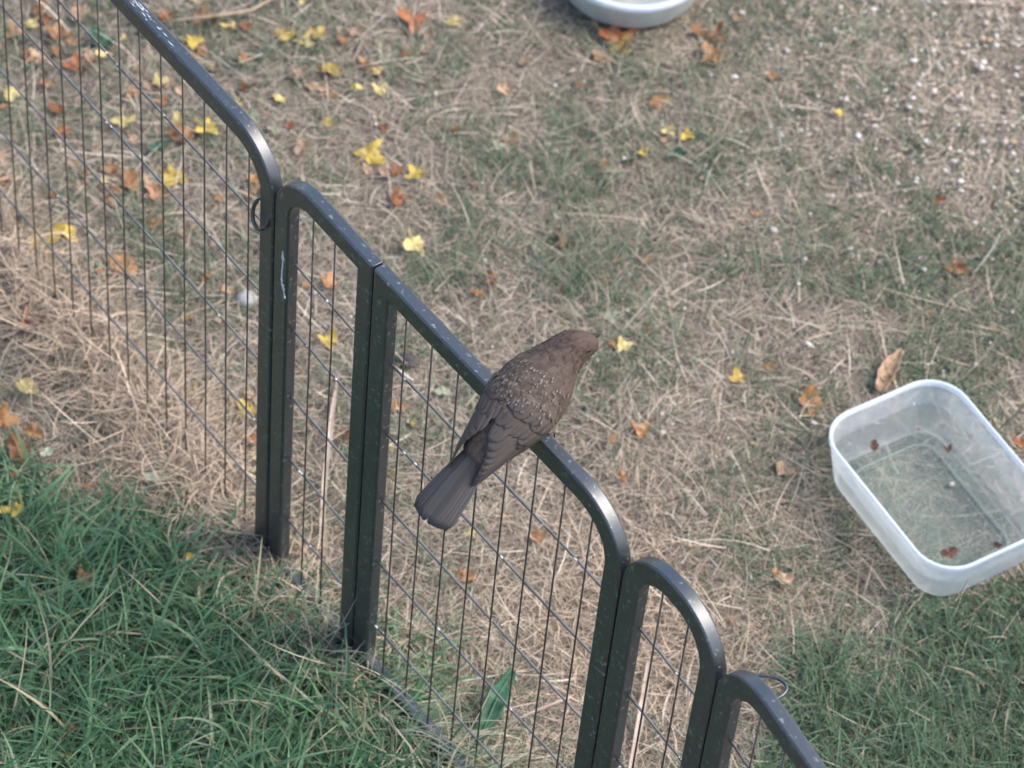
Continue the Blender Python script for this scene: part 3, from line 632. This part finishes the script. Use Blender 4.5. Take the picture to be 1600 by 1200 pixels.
def blades(name, x, y, z0, ln, wd, hd, el, bend, curl, col, m, label, cat, seg=3, tipdry=0.0, flat=.4, cap=None):
    n = len(x); P = np.zeros((n, seg + 1, 3)); P[:, 0] = np.stack([x, y, gz(x, y) + z0], 1)
    for i in range(seg):
        t = (i + .5) / seg; e = el + bend * t; h = hd + curl * t; st = (ln / seg)[:, None]
        P[:, i + 1] = P[:, i] + st * np.stack([np.cos(e) * np.cos(h), np.cos(e) * np.sin(h), np.sin(e)], 1)
    lowest = gz(P[..., 0], P[..., 1]) + .0006; P[..., 2] = np.maximum(P[..., 2], lowest)
    it = in_tub(P[..., 0], P[..., 1], .006); P[..., 2] = np.where(it, np.minimum(P[..., 2], tz - .0012), P[..., 2])          # pressed flat under the tub
    keep = ~((in_tub(P[..., 0], P[..., 1], .004) & (P[..., 2] > tz - .001)).any(1) | (in_dish(P[..., 0], P[..., 1], .002) & (P[..., 2] > dz - .001)).any(1))
    P = P[keep]; n = len(P); hd, wd, col, curl = hd[keep], wd[keep], col[keep], curl[keep]
    ti = rng.normal(0, flat, n); W = np.zeros((n, seg + 1, 2, 3)); T = np.linspace(0, 1, seg + 1)
    for i, t in enumerate(T):
        h = hd + curl * t; sd = np.stack([-np.sin(h), np.cos(h), ti], 1); sd /= np.linalg.norm(sd, axis=1)[:, None]
        w = (wd * .5 * (.75 + .25 * min(1, t * 4)) * (1 - .88 * t ** 2.2))[:, None]; W[:, i, 0] = P[:, i] - sd * w; W[:, i, 1] = P[:, i] + sd * w
    V = W.reshape(-1, 3); k = 2 * (seg + 1); base = (np.arange(n) * k)[:, None]
    F = np.concatenate([base + np.array([[2 * i, 2 * i + 1, 2 * i + 3, 2 * i + 2]]) for i in range(seg)], 0)
    cc = np.repeat(col[:, None, :], k, axis=1)
    if tipdry: 
        f = (np.repeat(T, 2) ** 3 * tipdry)[None, :, None]; cc = cc * (1 - f) + np.array([.30, .26, .15]) * f
    me = quads_mesh(name, V, F, cc.reshape(-1, 3)); tag(link(name, me, m, None, False), label, cat, kind='stuff')
def pick(n, table, jit=.18):
    t = np.array([c for c, _ in table]); p = np.array([w for _, w in table], float); c = t[rng.choice(len(t), n, p=p / p.sum())]
    return c * (1 + rng.normal(0, jit, n))[:, None].clip(.45, 1.7)
STRAW = [((.45, .37, .28), 4), ((.35, .295, .23), 4), ((.25, .205, .155), 3), ((.14, .115, .09), 2.5), ((.53, .425, .325), 3), ((.30, .27, .19), 2)]
# 1 thatch of short dry straw
x, y = scatter(215000); u = rng.random(len(x)); dark = spot(x, y, -.62, 2.85, .28)
k = (u > .55 * lush(x, y)) & (u < 1 - .5 * spot(x, y, .55, 2.85, .17) - .75 * dark - .6 * rlawn(x, y)); x, y = x[k], y[k]; n = len(x)
col = pick(n, STRAW) * (1 - .0 * x)[:, None]; warm = np.clip(spot(x, y, .15, 2.03, .16) + spot(x, y, -.33, 2.2, .10), 0, 1)[:, None]; col = col * (1 + warm * np.array([.16, .08, 0.0])) * (1 + .28 * spot(x, y, .52, 2.92, .26))[:, None]  # far right straw paler: bleached, with the brighter light there painted in too
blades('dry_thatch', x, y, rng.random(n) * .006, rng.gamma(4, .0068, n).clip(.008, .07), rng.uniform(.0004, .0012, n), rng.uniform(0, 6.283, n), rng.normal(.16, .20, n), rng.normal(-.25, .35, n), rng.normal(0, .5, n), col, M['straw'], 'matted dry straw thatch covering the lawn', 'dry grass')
# 2 longer pale straws lying on top
x, y = scatter(4200); k = rng.random(len(x)) > .7 * lush(x, y); x, y = x[k], y[k]; n = len(x)
blades('long_straw', x, y, .005 + rng.random(n) * .006, rng.gamma(4, .0115, n).clip(.018, .12), rng.uniform(.0006, .0018, n), rng.normal(2.2, 1.0, n), rng.normal(.12, .16, n), rng.normal(-.25, .3, n), rng.normal(0, .38, n), pick(n, [((.50, .43, .34), 3), ((.44, .36, .27), 3), ((.56, .51, .43), 1)], .12), M['straw'], 'long pale straws lying over the thatch', 'straw', 5)
# 3 short green tufts
GREEN = [((.092, .145, .082), 4), ((.125, .17, .10), 3), ((.075, .125, .075), 3), ((.17, .185, .11), 2), ((.062, .115, .058), 2)]
x, y = scatter(120000); pr = np.maximum(greenness(x, y), .92 * rlawn(x, y) * (.6 + .4 * vnoise(x, y, 18, 21))); k = (rng.random(len(x)) < pr * .95) & (rng.random(len(x)) > lush(x, y)); x, y = x[k], y[k]; n = len(x)
blades('short_grass', x, y, rng.random(n) * .006, rng.gamma(6, .0050, n).clip(.01, .06), rng.uniform(.0008, .0018, n), rng.uniform(0, 6.283, n), rng.normal(.75, .35, n), rng.normal(-.75, .4, n), rng.normal(0, .5, n), pick(n, GREEN), M['blade'], 'short green grass growing through the dry thatch', 'grass', 3, .25)
# denser short lawn below the tub
x, y = scatter(42000, (.15, 1.5, 1.0, 2.45), (.22, .70, 1.76, 2.32), .8); k = rng.random(len(x)) < rlawn(x, y) * (.12 + .75 * vnoise(x, y, 20, 31)); x, y = x[k], y[k]; n = len(x)
blades('lawn_grass', x, y, rng.random(n) * .004, rng.gamma(6, .0062, n).clip(.012, .07), rng.uniform(.0009, .0022, n), rng.uniform(0, 6.283, n), rng.normal(.85, .35, n), rng.normal(-.85, .4, n), rng.normal(0, .4, n), pick(n, [((.065, .135, .070), 4), ((.085, .155, .085), 3), ((.05, .105, .06), 3), ((.14, .18, .11), 1.5), ((.30, .26, .18), .7)]), M['blade'], 'greener short lawn growing below the clear tub', 'grass', 4, .2)
# 4 lush long grass along the near side of the fence
LG = [((.062, .148, .066), 4), ((.078, .180, .080), 4), ((.115, .215, .11), 2.5), ((.045, .110, .055), 2), ((.18, .25, .15), 1.2), ((.36, .31, .20), .9)]
x, y = scatter(38000, (-1.6, .3, .9, 2.9), (-.72, .12, 1.66, 2.30), .75); k = rng.random(len(x)) < lush(x, y) * (.55 + .45 * vnoise(x, y, 16, 9)); x, y = x[k], y[k]; n = len(x)
deep = smooth(0, .16, np.interp(x, LUSH_X, LUSH_Y) - y)
blades('lush_grass', x, y, np.zeros(n), rng.gamma(7, .0090, n).clip(.02, .14) * (.6 + .5 * deep), rng.gamma(5, .00052, n).clip(.0010, .0052), rng.normal(-.3, 1.7, n), rng.normal(.90, .30, n), rng.normal(-1.0, .4, n), rng.normal(0, .5, n), pick(n, LG), M['blade'], 'long lush green grass on the near side of the fence', 'grass', 5, .12)
# straw heaped against the foot of the fence, and tall bent stems by the posts
def along(n, a, b, spread):
    t = rng.random(n); px = a[0] + (b[0] - a[0]) * t; py = a[1] + (b[1] - a[1]) * t; o = rng.normal(0, spread, n) - spread * .3; return px + o * .73, py + o * .68
xa, ya = along(9000, NA0, N1, .026); xb, yb = along(1100, N1, N2, .024); xc, yc = along(500, N2, N3, .020); x = np.concatenate([xa, xb, xc]); y = np.concatenate([ya, yb, yc]); n = len(x)
blades('heaped_straw', x, y, rng.random(n) ** 1.6 * .022, rng.gamma(6, .0085, n).clip(.02, .09), rng.uniform(.0007, .0017, n), rng.uniform(0, 6.283, n), rng.normal(.25, .3, n), rng.normal(-.5, .4, n), rng.normal(0, .9, n), pick(n, STRAW) * np.array([1.12, 1.05, 1.0]), M['straw'], 'dry straw heaped along the foot of the fence', 'straw', 4)
n = 700; t_ = rng.random(n) ** .8; x = -.24 + .25 * t_ + rng.normal(0, .018, n); y = 2.045 - .235 * t_ + rng.normal(0, .018, n) - .02
blades('tall_stems', x, y, np.zeros(n), rng.gamma(9, .0095, n).clip(.04, .15), rng.uniform(.0010, .0024, n), rng.normal(-.6, .8, n), rng.normal(.95, .25, n), rng.normal(-1.2, .5, n), rng.normal(0, .5, n), pick(n, [((.12, .20, .12), 3), ((.32, .31, .20), 2), ((.48, .43, .32), 2.5)]), M['blade'], 'tall bent grass stems leaning on the fence posts', 'grass', 6, .5)
# 5 pale grit scattered on the bare corner
def grit():
    n = 22000; x, y = scatter(n, (.0, 1.5, 2.2, 3.8), (-.25, .70, 2.25, 3.14), .8)
    p = .025 + .7 * np.clip(spot(x, y, .58, 2.86, .19) + .6 * spot(x, y, .42, 2.96, .17) + .35 * spot(x, y, .45, 2.72, .12), 0, 1); k = rng.random(n) < p * .75; x, y = x[k], y[k]; n = len(x)
    r = rng.gamma(3, .00046, n).clip(.0006, .0040); a = rng.uniform(0, 6.283, n); e = rng.uniform(1, 1.7, n)
    tmp = [(math.cos(q) * w, math.sin(q) * w, h) for w, h in ((.75, -.5), (1, .15), (.55, .7)) for q in [math.pi * 2 * j / 6 for j in range(6)]]
    T = np.array(tmp); V = T[None] * r[:, None, None]; V[..., 0] *= e[:, None]; V[..., 2] *= .6; V *= rng.uniform(.6, 1.4, V.shape)
    ca, sa = np.cos(a)[:, None], np.sin(a)[:, None]; X = V[..., 0] * ca - V[..., 1] * sa; Y = V[..., 0] * sa + V[..., 1] * ca
    P = np.stack([X + x[:, None], Y + y[:, None], V[..., 2] + (gz(x, y) + .007 + rng.random(n) * .007)[:, None]], -1)
    q = [(i * 6 + j, i * 6 + (j + 1) % 6, (i + 1) * 6 + (j + 1) % 6, (i + 1) * 6 + j) for i in range(2) for j in range(6)] + [(12, 13, 14, 15), (12, 15, 16, 17)]
    F = (np.arange(n) * 18)[:, None, None] + np.array(q)[None]
    me = quads_mesh('pale_grit', P.reshape(-1, 3), F.reshape(-1, 4), np.repeat(pick(n, [((.48, .43, .38), 3), ((.40, .32, .27), 4), ((.56, .52, .48), 1.3), ((.40, .27, .17), 1)], .15), 18, axis=0))
    tag(link('pale_grit', me, M['grit'], None, False), 'pale grit and seed scattered over the bare lawn corner', 'grit', kind='stuff')
grit()
